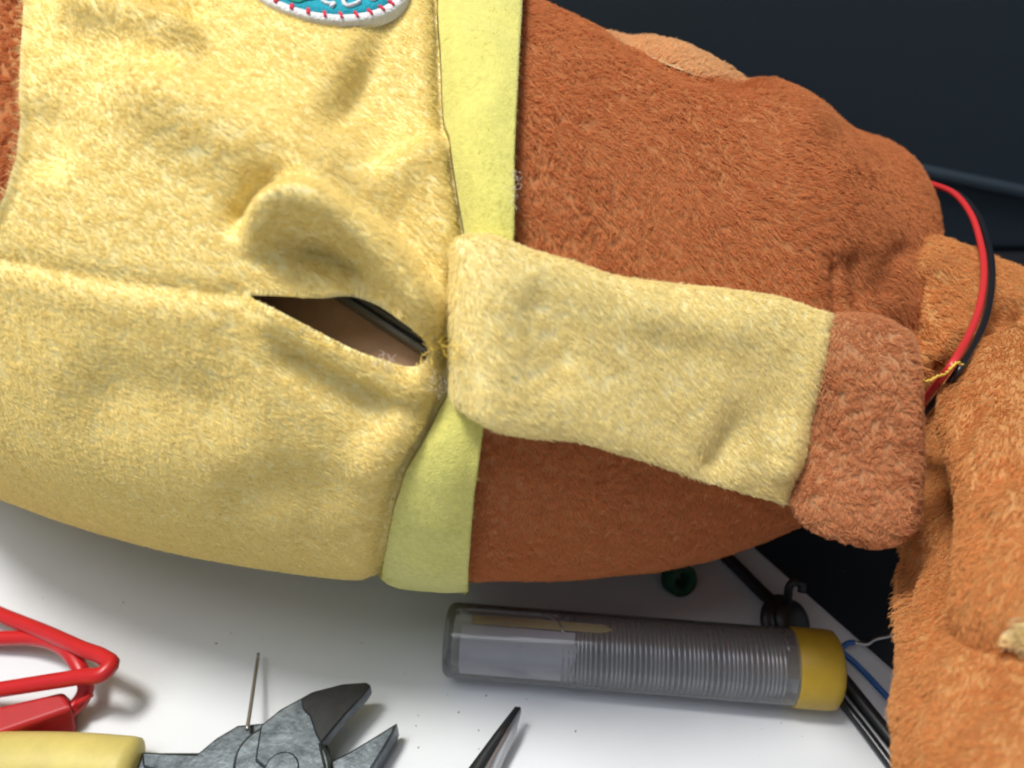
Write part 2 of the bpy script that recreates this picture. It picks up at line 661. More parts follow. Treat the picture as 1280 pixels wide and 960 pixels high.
# lofted soft limbs: rings between a first and a second edge point given in photo pixels and depth
def limb(stations, n=90, m=56, power=2.3, end_round=(0.10, 0.10), wob=0.0012, seed=0.0, folds=()):
    """stations: (px1,py1,d1, px2,py2,d2, front bulge m, back bulge m) -> grid of rings"""
    S = np.asarray(stations, float)
    mid = np.array([(at(*s[0:3]) + at(*s[3:6])) / 2 for s in S])
    L = np.concatenate([[0], np.cumsum(np.linalg.norm(np.diff(mid, axis=0), axis=1))])
    u = np.concatenate([[0, .004, .012, .025, .045], np.linspace(.07, .93, n), [.955, .975, .988, .996, 1]]) * L[-1]
    C_ = np.stack([catmull(L, S[:, k], u) for k in range(8)], -1)
    a = np.linspace(0, 2 * np.pi, m, endpoint=False)
    G = np.empty((len(u), m, 3))
    U_ = u / L[-1]
    for i in range(len(u)):
        E1, E2 = at(*C_[i, 0:3]), at(*C_[i, 3:6])
        c = (E1 + E2) / 2
        w = (E1 - E2) / 2
        vd = CAM - c
        wn = w / np.linalg.norm(w)
        vd = vd - wn * (vd @ wn)
        vd /= np.linalg.norm(vd)
        k = 1.0
        e0, e1 = end_round
        if e0 and U_[i] < e0:
            k = math.sqrt(max(0.0, 1 - (1 - U_[i] / e0) ** 2.5))
        if e1 and U_[i] > 1 - e1:
            k = math.sqrt(max(0.0, 1 - (1 - (1 - U_[i]) / e1) ** 2.5))
        k = max(k, 0.02)
        ca, sa = np.cos(a), np.sin(a)
        ex = np.sign(ca) * np.abs(ca) ** (2 / power)
        ey = np.sign(sa) * np.abs(sa) ** (2 / power)
        bul = np.where(ey > 0, C_[i, 6], C_[i, 7]) * k
        wk = 0.85 + 0.15 * k if k > 0.02 else 0.85
        G[i] = c + ex[:, None] * w * wk + (ey * bul)[:, None] * vd
    if wob:
        Nn = grid_normals(G)
        h = wob * (1.6 * noise(G * 32 + seed) + 0.8 * noise(G * 85 + seed))
        q = proj(G)[..., :2]
        for pts, amp, wd in folds:
            d, par, _ = seg_dist(q, sp(pts, 20))
            f = np.exp(-(d / wd) ** 2) * np.minimum(sm(par, -.02, .25), sm(1 - par, -.02, .25))
            h += amp * 1e-3 * f * ((Nn * (CAM - G)).sum(-1) > 0)
        G = G + Nn * h[..., None]
        G[..., 2] = np.maximum(G[..., 2], -0.0218)
    return G


def grid_normals(G):
    du = np.gradient(G, axis=0)
    dv = (np.roll(G, -1, 1) - np.roll(G, 1, 1)) / 2
    Nn = np.cross(dv, du)
    Nn /= np.linalg.norm(Nn, axis=-1)[..., None] + 1e-15
    c = G.mean(1, keepdims=True)
    s = np.sign(((G - c) * Nn).sum())
    return Nn * (s if s != 0 else 1)


ARM = [((570, 303), (562, 503)), ((606, 300), (602, 528)), ((680, 322), (660, 545)), ((760, 345), (740, 556)),
       ((840, 353), (820, 578)), ((920, 366), (888, 602)), ((985, 378), (940, 615)), ((1044, 393), (985, 627)),
       ((1085, 397), (1008, 654)), ((1118, 410), (1050, 674)), ((1142, 434), (1116, 674)), ((1152, 478), (1148, 654))]


def arm_depths():
    # the arm lies on the body: shared smooth depth profile, from the cloth below it
    ds = []
    for (a, b) in ARM:
        row = []
        for k in (0.15, 0.5, 0.85):
            x = a[0] + (b[0] - a[0]) * k; y = a[1] + (b[1] - a[1]) * k
            x = min(x, 1000 - 0.25 * max(0, y - 480))
            while hit(x, y)[0] is None:
                x -= 10; y -= 6
            row.append(depth_of(hit(x, y)[0]))
        ds.append(row)
    return np.array(ds)


AD = arm_depths()
AD[0] = AD[1] + 0.001
print('arm depths mm', np.round(AD * 1000, 0).tolist())
arm_st = []
for i, ((a, b), d) in enumerate(zip(ARM, AD)):
    top_d = 0.75 * d[0] + 0.25 * d[1] - 0.004
    bot_d = 0.75 * d[2] + 0.25 * d[1] - 0.004
    fb = (0.003, 0.004, 0.005)[min(i, 2)]
    arm_st.append((a[0], a[1], top_d, b[0], b[1], bot_d, fb, 0.004))
arm_st = np.array(arm_st)
arm_st[8:, 2] = arm_st[7, 2] - np.array([.001, .002, .003, .003]); arm_st[8:, 5] = arm_st[7, 5] - np.array([.002, .004, .005, .006])
sl = arm_st[:8].copy()
pw = arm_st[6:].copy()
pw[:, 6] = 0.0055
pw[0] = 0.25 * arm_st[6] + 0.75 * arm_st[7]
pw[0, 1] += 16; pw[0, 4] -= 16; pw[1, 1] += 5; pw[1, 4] -= 5
pw[0, 6] = 0.0015; pw[1, 6] = 0.0042
Gs = limb(sl, n=120, m=64, power=4.4, end_round=(0.02, 0.012), wob=0.0011, seed=3.0,
          folds=[([(930, 520), (900, 575), (880, 600)], -1.6, 22), ([(960, 520), (985, 560), (965, 600)], 1.8, 14),
                 ([(650, 350), (700, 420), (690, 500)], -1.2, 30), ([(760, 380), (850, 400), (960, 420)], 1.0, 25)])
sleeve = grid('sleeve', Gs, M['sleeve_base'], toy, wrap=True, caps=True)
Gp = limb(pw, n=70, m=64, power=4.6, end_round=(0.0, 0.07), wob=0.0011, seed=13.0)
paw = grid('paw', Gp, M['paw_base'], toy, wrap=True, caps=True)

# far leg, near leg, near foot
LD = 0.176
far = [(1096, 335, .178, 1088, 470, .172, .012, .03), (1122, 312, .180, 1110, 500, .172, .016, .03), (1155, 307, .182, 1150, 520, .170, .018, .03),
       (1200, 322, .184, 1190, 530, .170, .018, .03), (1245, 348, .186, 1235, 540, .170, .018, .03), (1300, 380, .188, 1290, 560, .170, .018, .03), (1400, 440, .19, 1380, 620, .17, .018, .03)]
Gf = limb(far, n=80, m=64, end_round=(0.10, 0.05), wob=0.0014, seed=21.0,
          folds=[([(1165, 330), (1150, 390), (1160, 450)], -3.5, 14), ([(1235, 385), (1250, 400), (1290, 395)], -3.0, 12), ([(1170, 460), (1195, 410), (1210, 400)], 2.5, 14),
                 ([(1178, 440), (1172, 470)], -2.5, 8)])
leg1 = grid('leg', Gf, M['leg_base'], toy, wrap=True, caps=True)
near = [(1150, 470, .175, 1330, 470, .160, .006, .02), (1150, 540, .172, 1350, 540, .158, .010, .03), (1146, 620, .168, 1380, 620, .150, .013, .035), (1126, 690, .162, 1420, 690, .142, .017, .035),
        (1114, 760, .155, 1450, 760, .132, .020, .03), (1109, 850, .146, 1480, 850, .124, .022, .028), (1108, 960, .137, 1500, 960, .118, .022, .024), (1112, 1080, .128, 1500, 1080, .112, .020, .02), (1140, 1180, .122, 1460, 1180, .11, .016, .016)]
near = [(a + o, b, c * k, d, e, f * k, g, h) for (a, b, c, d, e, f, g, h), k, o in zip(near, (1, 1, .98, .95, .91, .87, .84, .82, .82), (4, 4, 6, 10, 14, 20, 24, 24, 20))]
Gn = limb(near, n=100, m=72, end_round=(0.06, 0.10), wob=0.0016, seed=31.0,
          folds=[([(1190, 640), (1160, 680), (1130, 730), (1118, 790)], -3.0, 11), ([(1150, 640), (1125, 700)], 1.5, 10), ([(1180, 760), (1150, 820), (1140, 900)], -1.8, 20), ([(1270, 830), (1200, 870), (1150, 950)], -2.0, 30)])
leg2 = grid('leg', Gn, M['leg_base'], toy, wrap=True, caps=True)
foot = [(1262, 398, .160, 1420, 470, .150, .004, .014), (1222, 425, .158, 1430, 500, .146, .009, .018), (1180, 475, .156, 1440, 560, .140, .013, .02), (1168, 525, .154, 1450, 600, .136, .015, .02), (1190, 590, .150, 1460, 660, .130, .016, .02),
        (1200, 650, .146, 1470, 700, .127, .015, .02), (1197, 720, .142, 1480, 760, .124, .012, .02), (1203, 800, .139, 1490, 830, .122, .006, .02), (1230, 880, .137, 1490, 900, .122, .002, .02)]
foot = [(a, b, c - .011, d, e, f - .011, g, h) for (a, b, c, d, e, f, g, h) in foot]
foot = [(a, b, c * k, d, e, f * k, g, h) for (a, b, c, d, e, f, g, h), k in zip(foot, (1, 1, 1, .99, .97, .94, .91, .88, .87))]
Gt = limb(foot, n=90, m=72, end_round=(0.10, 0.18), wob=0.0016, seed=41.0,
          folds=[([(1275, 560), (1240, 590), (1205, 600)], -3.0, 18), ([(1280, 620), (1230, 640)], 1.5, 20), ([(1230, 490), (1200, 530), (1195, 570)], -1.8, 14)])
foot_o = grid('foot', Gt, M['leg_base'], toy, wrap=True, caps=True)

# head end of the body, seen only as a strip beyond the collar
tt = np.linspace(0.0, 1, 60)
T2 = (ts_col + 0.006)[None] * tt[:, None]
Hh = np.broadcast_to(TH[None], T2.shape)
Ph, Nh = surf_grid(T2, Hh)
Ph = Ph - Nh * 0.004 + Nh * (0.014 * np.clip((0.24 - T2) / 0.2, 0, 1))[..., None]
Ph[..., 2] = np.maximum(Ph[..., 2], 0.001)
head = grid('head', Ph, M['body_base'], toy, wrap=True, caps=True)

# tan belly patch along the top of the brown body
def th_of(P):
    t = (P[0] - X0) / (X1 - X0)
    return math.atan2((P[2] - catmull(TK, ZC, t)), (P[1] - catmull(TK, YC, t)) / 1.1), t


pl = sp([(757, 41), (785, 56), (815, 75), (850, 91), (885, 101), (920, 106), (946, 104)], 40)
ptt, pth = [], []
for (x, y) in pl:
    for dy in range(0, 14, 2):
        h_, n_ = hit(x, y + dy)
        if h_ is not None:
            break
    a_, t_ = th_of(h_)
    ptt.append(t_); pth.append(a_)
ptt, pth = np.array(ptt), np.array(pth)
pth = np.convolve(np.pad(pth, 3, 'edge'), np.ones(7) / 7, 'valid')
ptt = np.maximum.accumulate(ptt + np.arange(40) * 1e-6)
vv = np.linspace(0, 1, 24)
lens = np.sin(np.linspace(0.02, .98, 40) * np.pi) ** .6
Tp = np.repeat(ptt[:, None], 24, 1)
Hp = pth[:, None] - 0.62 * lens[:, None] * vv[None]
Pp, Np = surf_grid(Tp, Hp)
dome = (np.sin(vv * np.pi)[None] * lens[:, None]) * 0.0032 + 0.0005 * lens[:, None] - 0.0016 * (1 - lens[:, None])
belly = grid('belly_patch', Pp + Np * dome[..., None], M['tan_base'], toy)
if belly.data.polygons[200].normal.dot(Vector(Np[20, 12])) < 0:
    belly.data.flip_normals()

# ------------------------------------------------------------------ pile (fur) as fibre curves
def fur(parent, mat, dens, length, per=14, rc=0.0009, lean=0.75, comb=(0, -1, -0.4), swirl=0.9, rad=6.2e-5, tint=0.16,
        up_cut=-0.55, smoothk=None, tip=0.35, seed=1.0, region=None, fine=40.0, maxv=None, calm=1.0):
    me = parent.data
    me.calc_loop_triangles()
    nv = len(me.vertices)
    V = np.empty(nv * 3); me.vertices.foreach_get('co', V); V = V.reshape(-1, 3)
    NV = np.empty(nv * 3); me.vertices.foreach_get('normal', NV); NV = NV.reshape(-1, 3)
    nt_ = len(me.loop_triangles)
    Tt = np.empty(nt_ * 3, np.int32); me.loop_triangles.foreach_get('vertices', Tt); Tt = Tt.reshape(-1, 3)
    a, b, c = V[Tt[:, 0]], V[Tt[:, 1]], V[Tt[:, 2]]
    cr = np.cross(b - a, c - a)
    area = np.linalg.norm(cr, axis=1) / 2
    cen = (a + b + c) / 3
    nf = NV[Tt].mean(1)
    nf /= np.linalg.norm(nf, axis=1)[:, None] + 1e-12
    vd = CAM - cen
    vd /= np.linalg.norm(vd, axis=1)[:, None]
    facing = (nf * vd).sum(1)
    q = proj(cen)
    ok = (facing > up_cut) & (q[:, 0] > -160) & (q[:, 0] < 1440) & (q[:, 1] > -260) & (q[:, 1] < 1120)
    if maxv is not None:
        ok &= (Tt < maxv).all(1)
    # sparser where turned away
    wgt = area * ok * (0.25 + 0.75 * sm(facing, -0.5, 0.0))
    n = int(dens * wgt.sum())
    cw = np.cumsum(wgt); idx = np.clip(np.searchsorted(cw, (np.arange(n) + rng.random(n)) / n * cw[-1]), 0, nt_ - 1)
    r1, r2 = rng.random(n), rng.random(n)
    s1 = np.sqrt(r1)
    w0, w1, w2 = 1 - s1, s1 * (1 - r2), s1 * r2
    P = w0[:, None] * a[idx] + w1[:, None] * b[idx] + w2[:, None] * c[idx]
    Nn = w0[:, None] * NV[Tt[idx, 0]] + w1[:, None] * NV[Tt[idx, 1]] + w2[:, None] * NV[Tt[idx, 2]]
    Nn /= np.linalg.norm(Nn, axis=1)[:, None] + 1e-12
    # comb direction: a main lay bent by slow and quick swirls, so the pile parts into tufts
    cd = np.broadcast_to(np.array(comb, float), P.shape)
    sw = np.stack([noise(P * 45 + seed), noise(P * 45 + seed + 31), noise(P * 45 + seed + 57)], -1)
    s2 = np.stack([noise(P * 330 + seed + 3), noise(P * 330 + seed + 41), noise(P * 330 + seed + 77)], -1)
    D = cd / np.linalg.norm(comb) + swirl * (1.2 * sw + 2.0 * min(1.0, calm * 1.1) * s2) + rng.normal(size=P.shape) * 0.22 * calm
    D = D - Nn * (D * Nn).sum(1)[:, None]
    dl = np.linalg.norm(D, axis=1)[:, None]
    D = D / (dl + 1e-9)
    ln = lean * (1.0 + 0.9 * calm * noise(P * 60 + seed + 5)) * (1 + calm * rng.uniform(-.25, .2, n))
    ln = np.clip(ln, 0.15, 1.25)
    Lg = length * (0.85 + 0.35 * min(1.0, calm * 1.2) * noise(P * 120 + seed + 7) + rng.normal(size=n) * 0.08)
    Tx = np.cross(Nn, D)
    # smooth (brushed) zones against matted zones
    mat_k = sm(noise(P * 26 + seed + 13) + 0.12 * rng.normal(size=n), -0.35, 0.25)
    if smoothk is not None:
        mat_k = smoothk + (1 - smoothk) * mat_k
    tn = 1 + tint * (rng.normal(size=n) * 0.5 + 0.9 * noise(P * 200 + seed + 17) + 0.7 * noise(P * fine + seed + 19))
    rep = lambda A_: np.repeat(A_, per, axis=0)
    ang = rng.uniform(0, 2 * np.pi, n * per)
    rr = np.sqrt(rng.random(n * per))
    ox, oy = rr * np.cos(ang), rr * np.sin(ang)
    P_, N_, D_, T_ = rep(P), rep(Nn), rep(D), rep(Tx)
    k_ = rep(mat_k)
    spread = rc * (1.55 - 0.55 * k_)
    off0 = (ox * spread)[:, None] * D_ + (oy * spread)[:, None] * T_
    tipk = tip * k_ + 0.85 * (1 - k_)
    L_ = rep(Lg) * rng.uniform(.82, 1.1, n * per)
    le = rep(ln) + rng.normal(size=n * per) * 0.09
    pts = []
    for f in (0.0, 0.4, 0.75, 1.0):
        an = le * (0.35 + 0.65 * f)
        hgt = L_ * f * np.cos(an)
        lat = L_ * f * np.sin(an)
        o = off0 * (1 - (1 - tipk) * f ** 1.3)[:, None]
        pts.append(P_ - N_ * 0.0003 + o + N_ * hgt[:, None] + D_ * lat[:, None])
    C_ = np.stack(pts, 1)
    C_[..., 2] = np.maximum(C_[..., 2], -0.0215)
    tnt = rep(tn) * (1 + 0.07 * rng.normal(size=n * per))
    if region is not None:
        g = region(C_)
        C_, tnt = C_[g], tnt[g]
    add_curves('fur', C_, np.array([1.0, 0.95, 0.8, 0.25]) * rad, mat, parent, tnt)
    return n * per


def add_curves(name, C_, rads, mat, parent, tint=None):
    n, k = C_.shape[:2]
    cu = bpy.data.hair_curves.new(name)
    cu.add_curves([k] * n)
    cu.attributes['position'].data.foreach_set('vector', C_.astype(np.float32).reshape(-1))
    ra = cu.attributes.get('radius') or cu.attributes.new('radius', 'FLOAT', 'POINT')
    ra.data.foreach_set('value', np.broadcast_to(np.asarray(rads, np.float32), (n, k)).astype(np.float32).reshape(-1))
    ta = cu.attributes.new('tint', 'FLOAT', 'CURVE')
    ta.data.foreach_set('value', (np.ones(n) if tint is None else np.clip(tint, .4, 1.7)).astype(np.float32))
    cu.materials.append(mat)
    o = bpy.data.objects.new(name, cu)
    scene.collection.objects.link(o)
    if parent:
        o.parent = parent
    return o


def clear_slit(C_):
    q = proj(C_[:, 3])[:, :2]
    c = SLIT.mean(0)
    big = c + (SLIT - c) * np.array([1.0, 1.0])
    return ~inside(q, big)


tot = 0
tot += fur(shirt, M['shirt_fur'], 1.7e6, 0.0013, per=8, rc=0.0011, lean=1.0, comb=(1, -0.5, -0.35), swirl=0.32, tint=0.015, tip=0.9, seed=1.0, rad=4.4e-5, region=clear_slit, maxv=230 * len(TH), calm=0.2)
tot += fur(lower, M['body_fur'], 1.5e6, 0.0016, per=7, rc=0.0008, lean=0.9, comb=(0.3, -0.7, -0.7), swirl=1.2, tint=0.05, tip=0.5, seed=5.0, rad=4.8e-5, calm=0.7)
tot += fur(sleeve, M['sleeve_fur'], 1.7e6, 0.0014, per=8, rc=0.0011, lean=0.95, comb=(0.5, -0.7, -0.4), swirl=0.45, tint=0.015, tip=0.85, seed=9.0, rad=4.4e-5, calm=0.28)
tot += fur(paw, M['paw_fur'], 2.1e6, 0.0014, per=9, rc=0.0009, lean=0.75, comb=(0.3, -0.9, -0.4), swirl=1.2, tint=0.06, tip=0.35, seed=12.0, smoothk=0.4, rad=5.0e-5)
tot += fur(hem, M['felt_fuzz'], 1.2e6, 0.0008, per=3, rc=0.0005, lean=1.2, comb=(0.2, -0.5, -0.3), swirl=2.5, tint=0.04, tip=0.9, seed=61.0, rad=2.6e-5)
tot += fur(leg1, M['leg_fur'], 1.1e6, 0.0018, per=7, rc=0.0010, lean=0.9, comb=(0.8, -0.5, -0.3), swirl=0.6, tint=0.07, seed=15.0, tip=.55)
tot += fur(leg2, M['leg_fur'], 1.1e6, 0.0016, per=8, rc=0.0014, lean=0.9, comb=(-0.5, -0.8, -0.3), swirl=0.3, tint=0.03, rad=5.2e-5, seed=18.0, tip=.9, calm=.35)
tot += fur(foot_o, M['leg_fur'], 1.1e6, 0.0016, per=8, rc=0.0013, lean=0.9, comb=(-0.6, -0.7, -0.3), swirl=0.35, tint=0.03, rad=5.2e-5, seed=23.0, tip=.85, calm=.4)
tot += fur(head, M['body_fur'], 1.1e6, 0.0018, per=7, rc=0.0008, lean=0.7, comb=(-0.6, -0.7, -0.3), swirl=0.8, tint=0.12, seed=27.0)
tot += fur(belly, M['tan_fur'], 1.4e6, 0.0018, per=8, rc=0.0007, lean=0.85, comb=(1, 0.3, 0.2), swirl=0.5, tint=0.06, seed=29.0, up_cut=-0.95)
import sys
sys.stderr.write('fibres %d\n' % tot)

# ------------------------------------------------------------------ embroidered badge on the chest
M['badge_white'] = pmat('white_embroidery', (0.80, 0.80, 0.82), 0.8, 0.2, var=0.06, scale=900, bump=0.8, bscale=2200)
M['badge_blue'] = pmat('blue_embroidery', (0.02, 0.34, 0.45), 0.7, 0.2, var=0.12, scale=900, bump=0.8, bscale=2200)
M['badge_green'] = pmat('green_embroidery', (0.01, 0.27, 0.20), 0.7, 0.2, var=0.2, scale=900, bump=0.6, bscale=2200)
M['badge_red'] = pmat('red_embroidery', (0.66, 0.035, 0.07), 0.7, 0.2)
hb, nb_ = hit(414, 33)
th_b, t_b = th_of(hb)
th_b += 0.0006 / 0.071
t_b -= 0.0042 / (X1 - X0)
BR = 0.0156
BADGE_UP = -0.0011
RADB = 0.071
LENX = X1 - X0


def badge_pt(r, a, lift):
    """r in units of the badge radius; a = 0 points along the body, -pi/2 towards the lower rim"""
    r = np.asarray(r, float); a = np.asarray(a, float)
    t = t_b + BR * r * np.cos(a) / LENX
    th = th_b - (BR + BR * r * np.sin(a)) / RADB
    t = np.atleast_2d(t); th = np.atleast_2d(th)
    P = base_surf(t, th)
    c = np.stack([P[..., 0], catmull(TK, YC, t), catmull(TK, ZC, t)], -1)
    Nn = (P - c) / np.linalg.norm(P - c, axis=-1)[..., None]
    return P + Nn * (np.asarray(lift) + BADGE_UP)


badge = None


def badge_disc(name, r0, r1, lift, mat, parent, n=8, m=96):
    rr = np.linspace(r0, r1, n); aa = np.linspace(0, 2 * np.pi, m, endpoint=False)
    R2, A2 = np.meshgrid(rr, aa, indexing='ij')
    lf = lift + 0.0004 * (1 - ((R2 - (r0 + r1) / 2) / ((r1 - r0) / 2 + 1e-9)) ** 2) if r0 > 0.5 else lift + 0 * R2
    G = badge_pt(R2, A2, lf[..., None])
    edge_ = badge_pt(np.full((1, m), r1), aa[None], 0.0002)
    return grid(name, np.concatenate([G, edge_], 0), mat, parent, wrap=True)


# sign of theta: the far side of the toy lies towards larger y
badge = badge_disc('chest_badge', 0.90, 1.0, 0.0019, M['badge_white'], toy)
ctr = badge_disc('centre', 0.02, 0.905, 0.0019, M['badge_blue'], badge)
Vr, Fr = [], []
for k in range(36):
    a0 = 2 * np.pi * (k + 0.35) / 36
    c_ = []
    for (r_, da) in ((0.908, -.017), (0.908, .017), (0.975, .016), (0.975, -.016)):
        c_.append(badge_pt(r_, a0 + da, 0.0026)[0, 0])
    k0 = len(Vr); Vr += c_
    base = [badge_pt(r_, a0 + da, 0.0019)[0, 0] for (r_, da) in ((0.908, -.017), (0.908, .017), (0.975, .016), (0.975, -.016))]
    Vr += base
    Fr += [(k0, k0 + 1, k0 + 2, k0 + 3), (k0, k0 + 4, k0 + 5, k0 + 1), (k0 + 1, k0 + 5, k0 + 6, k0 + 2), (k0 + 2, k0 + 6, k0 + 7, k0 + 3), (k0 + 3, k0 + 7, k0 + 4, k0)]
st = new_mesh('red_stitches', Vr, Fr, M['badge_red'], badge, smooth=False)
st['kind'] = 'stuff'


def badge_px(px, py):
    h_, n_ = hit(px, py)
    return h_ + n_ * 0.0029


CB = bvh_of(ctr)


def badge_stroke(name, pts, r, mat):
    P = []
    for p in sp(pts, 14):
        h_, n_ = hit(p[0], max(p[1], -40), CB)
        if h_ is None:
            continue
        P.append(h_ + n_ * 0.0002)
    return tube(name, np.array(P), r, mat, badge, m=6)


badge_stroke('letter', [(403, 2), (408, 5), (413, 6), (418, 5), (414, 10)], 0.00034, M['badge_white'])
badge_stroke('letter', [(436, -6), (429, 3), (432, 8), (442, 7), (449, 3), (446, -4), (440, -5)], 0.00036, M['badge_white'])
badge_stroke('letter', [(466, -8), (462, -2), (466, 1), (471, -4)], 0.00034, M['badge_white'])
blob = []
for k in range(20):
    a_ = 2 * np.pi * k / 20
    rr_ = 1 + 0.18 * math.sin(3 * a_ + 1) + 0.1 * math.sin(5 * a_)
    h_, n_ = hit(376 + 17 * rr_ * math.cos(a_), -5 + 9 * rr_ * math.sin(a_), CB)
    if h_ is not None:
        blob.append((h_, n_))
cb = np.mean([b[0] for b in blob], 0); cn = np.mean([b[1] for b in blob], 0)
NB = len(blob)
Vb = [b[0] + b[1] * 0.0002 for b in blob] + [cb + cn * 0.0009]
new_mesh('leaf_motif', Vb, [(k, (k + 1) % NB, NB) for k in range(NB)], M['badge_green'], badge)

# ------------------------------------------------------------------ what shows through the open seam
M['lining'] = pmat('brown_inner_panel', (0.38, 0.22, 0.12), 0.6, 0.4, var=0.12, scale=300)
M['rail'] = pmat('black_inner_rail', (0.012, 0.011, 0.010), 0.4, 0.5)
pc = [(290, 345), (556, 345), (556, 478), (290, 478)]
dd = np.mean([depth_of(hit(*p)[0]) for p in ((330, 400), (540, 400), (420, 480), (300, 340))]) + 0.008
quad = [at(x, y, dd + (0.004 if y < 400 else -0.001)) for x, y in pc]
nq = np.cross(quad[1] - quad[0], quad[3] - quad[0]); nq /= np.linalg.norm(nq)
if nq @ (CAM - quad[0]) < 0: nq = -nq
panel = new_mesh('inner_panel', quad + [q_ - nq * 0.006 for q_ in quad], [(3, 2, 1, 0), (4, 5, 6, 7), (0, 1, 5, 4), (1, 2, 6, 5), (2, 3, 7, 6), (3, 0, 4, 7)], M['lining'], toy, smooth=False)


def on_panel(px, py, lift):
    d = ray(px, py)
    o = quad[0] + nq * lift
    return CAM + d * (((o - CAM) @ nq) / (d @ nq))


def panel_bar(name, pts, l0, l1, mat, parent):
    V = [on_panel(x, y, l1) for x, y in pts]
    V += [v - nq * (l1 - l0) for v in V]
    n = len(pts)
    fs = [tuple(range(n)), tuple(range(2 * n - 1, n - 1, -1))] + [(i, n + i, n + (i + 1) % n, (i + 1) % n) for i in range(n)]
    return new_mesh(name, V, fs, mat, parent, smooth=False)


panel_bar('rail', [(410, 355), (548, 444), (552, 425), (428, 348)], 0.0, 0.003, M['rail'], panel)
M['rail_edge'] = pmat('grey_rail_edge', (0.10, 0.10, 0.095), 0.35, 0.5)
panel_bar('rail_lip', [(408, 361), (546, 450), (549, 446), (411, 356)], 0.0, 0.0036, M['rail_edge'], panel)
panel_bar('rail_lip', [(417, 354), (549, 438), (551, 435), (420, 351)], 0.003, 0.0042, M['rail_edge'], panel)

# loose sewing threads and lint
M['lint'] = pmat('pale_lint', (0.80, 0.74, 0.66), 0.7, 0.2)
M['thread'] = pmat('yellow_sewing_thread', (0.85, 0.60, 0.10), 0.5, 0.5)


def wisps(name, cx, cy, sx, sy, n, mat, r=3.2e-5, lift=0.003, tree=None, size=14):
    C_ = []
    for k in range(n):
        x, y = cx + random.gauss(0, sx), cy + random.gauss(0, sy)
        h_, n_ = hit(x, y, tree)
        if h_ is None:
            continue
        d0 = depth_of(h_) - lift * random.uniform(.5, 1.3)
        a_ = random.uniform(0, 6.28); p = []
        da = random.gauss(0, 0.9)
        for j in range(8):
            p.append(at(x, y, d0 - 0.0006 * math.sin(j)))
            x += size / 4 * math.cos(a_); y += size / 4 * math.sin(a_)
            a_ += da * 0.5 + random.gauss(0, .35)
        C_.append(p)
    return add_curves(name, np.array(C_), np.full(8, r), mat, toy)


ALL = bvh_of(shirt, lower, hem, sleeve, paw, leg1, leg2, foot_o)
wisps('lint', 500, 447, 15, 5, 46, M['lint'], tree=ALL, lift=0.004, size=9, r=2.4e-5)
wisps('lint', 548, 480, 12, 14, 22, M['lint'], tree=ALL, size=9, r=2.4e-5)
wisps('lint', 640, 228, 3, 14, 14, M['lint'], tree=ALL, size=9, r=2.4e-5)
wisps('lint', 553, 433, 10, 6, 22, M['thread'], r=7e-5, tree=ALL)


def thread_on(name, pts, r, mat, lift, tree=None):
    P = []
    for p in sp(pts, 24):
        h_, n_ = hit(p[0], p[1], tree or ALL)
        if h_ is not None:
            P.append(at(p[0], p[1], depth_of(h_) - lift))
    P = np.array(P)
    P[1:-1] = (P[:-2] + P[1:-1] * 2 + P[2:]) / 4
    return tube(name, P, r, mat, toy, m=6)


thread_on('sewing_thread', [(362, 406), (374, 420), (385, 425), (400, 430), (415, 434)], 0.00010, M['thread'], 0.0020)
thread_on('sewing_thread', [(312, 372), (328, 384), (342, 388)], 0.00010, M['thread'], 0.0020)

# cream patch on the near leg
M['cream_fur'] = fur_mat('cream_pile', (0.92, 0.78, 0.46))
M['cream_base'] = pmat('cream_backing_cloth', (0.75, 0.6, 0.35), 0.9, 0.1)
pp = []
for (x, y) in sp([(1256, 788), (1270, 778), (1310, 774), (1340, 792), (1310, 808), (1272, 802), (1256, 788)], 22)[:-1]:
    h_, n_ = hit(x, y, ALL)
    pp.append(h_ + n_ * 0.0015)
pp = np.array(pp)
patch = new_mesh('leg_patch', list(pp) + [pp.mean(0)], [(k, (k + 1) % len(pp), len(pp)) for k in range(len(pp))], M['cream_base'], toy)
if patch.data.polygons[0].normal.dot(Vector(CAM) - patch.data.vertices[0].co) < 0:
    patch.data.flip_normals()
fur(patch, M['cream_fur'], 1.5e6, 0.0016, per=12, rc=0.0008, comb=(-1, -0.3, 0), swirl=.4, seed=55.0)

# ------------------------------------------------------------------ twin lead out of the toy
M['red_pvc'] = pmat('red_wire_insulation', (0.60, 0.035, 0.04), 0.35, 0.5)
M['black_pvc'] = pmat('black_wire_insulation', (0.012, 0.014, 0.018), 0.3, 0.5)
twin = thing('twin_wire', 'thin red and black twin wire looping past the brown leg', 'wire')
wpx = [(1095, 245, .215), (1128, 221, .212), (1142, 223, .207), (1165, 230, .200), (1190, 240, .193), (1212, 265, .186), (1226, 305, .180), (1230, 345, .175), (1224, 385, .170), (1208, 425, .165), (1188, 458, .161), (1160, 494, .158), (1140, 520, .158)]
LEGS = bvh_of(leg1, leg2, foot_o)
for i_, w in enumerate(wpx):
    if i_ >= 4:
        hs = [hit(w[0] + dx, w[1] + dy, LEGS)[0] for dx in (-6, 4, 14) for dy in (0, 8)]
        hs = [depth_of(h_) for h_ in hs if h_ is not None]
        if hs and i_ < 12:
            wpx[i_] = (w[0], w[1], min(w[2], min(hs) - (0.0045 if i_ < 9 else 0.0028)))
dz_ = np.array([w[2] for w in wpx])
for _ in range(12):
    av = dz_.copy(); av[1:-1] = (dz_[:-2] + dz_[2:]) / 2
    dz_ = np.minimum(dz_, av + 0.0003)
wpx = [(w[0], w[1], d_) for w, d_ in zip(wpx, dz_)]
tube('red_core', [at(*w) for w in wpx], 0.00068, M['red_pvc'], twin, n=80)
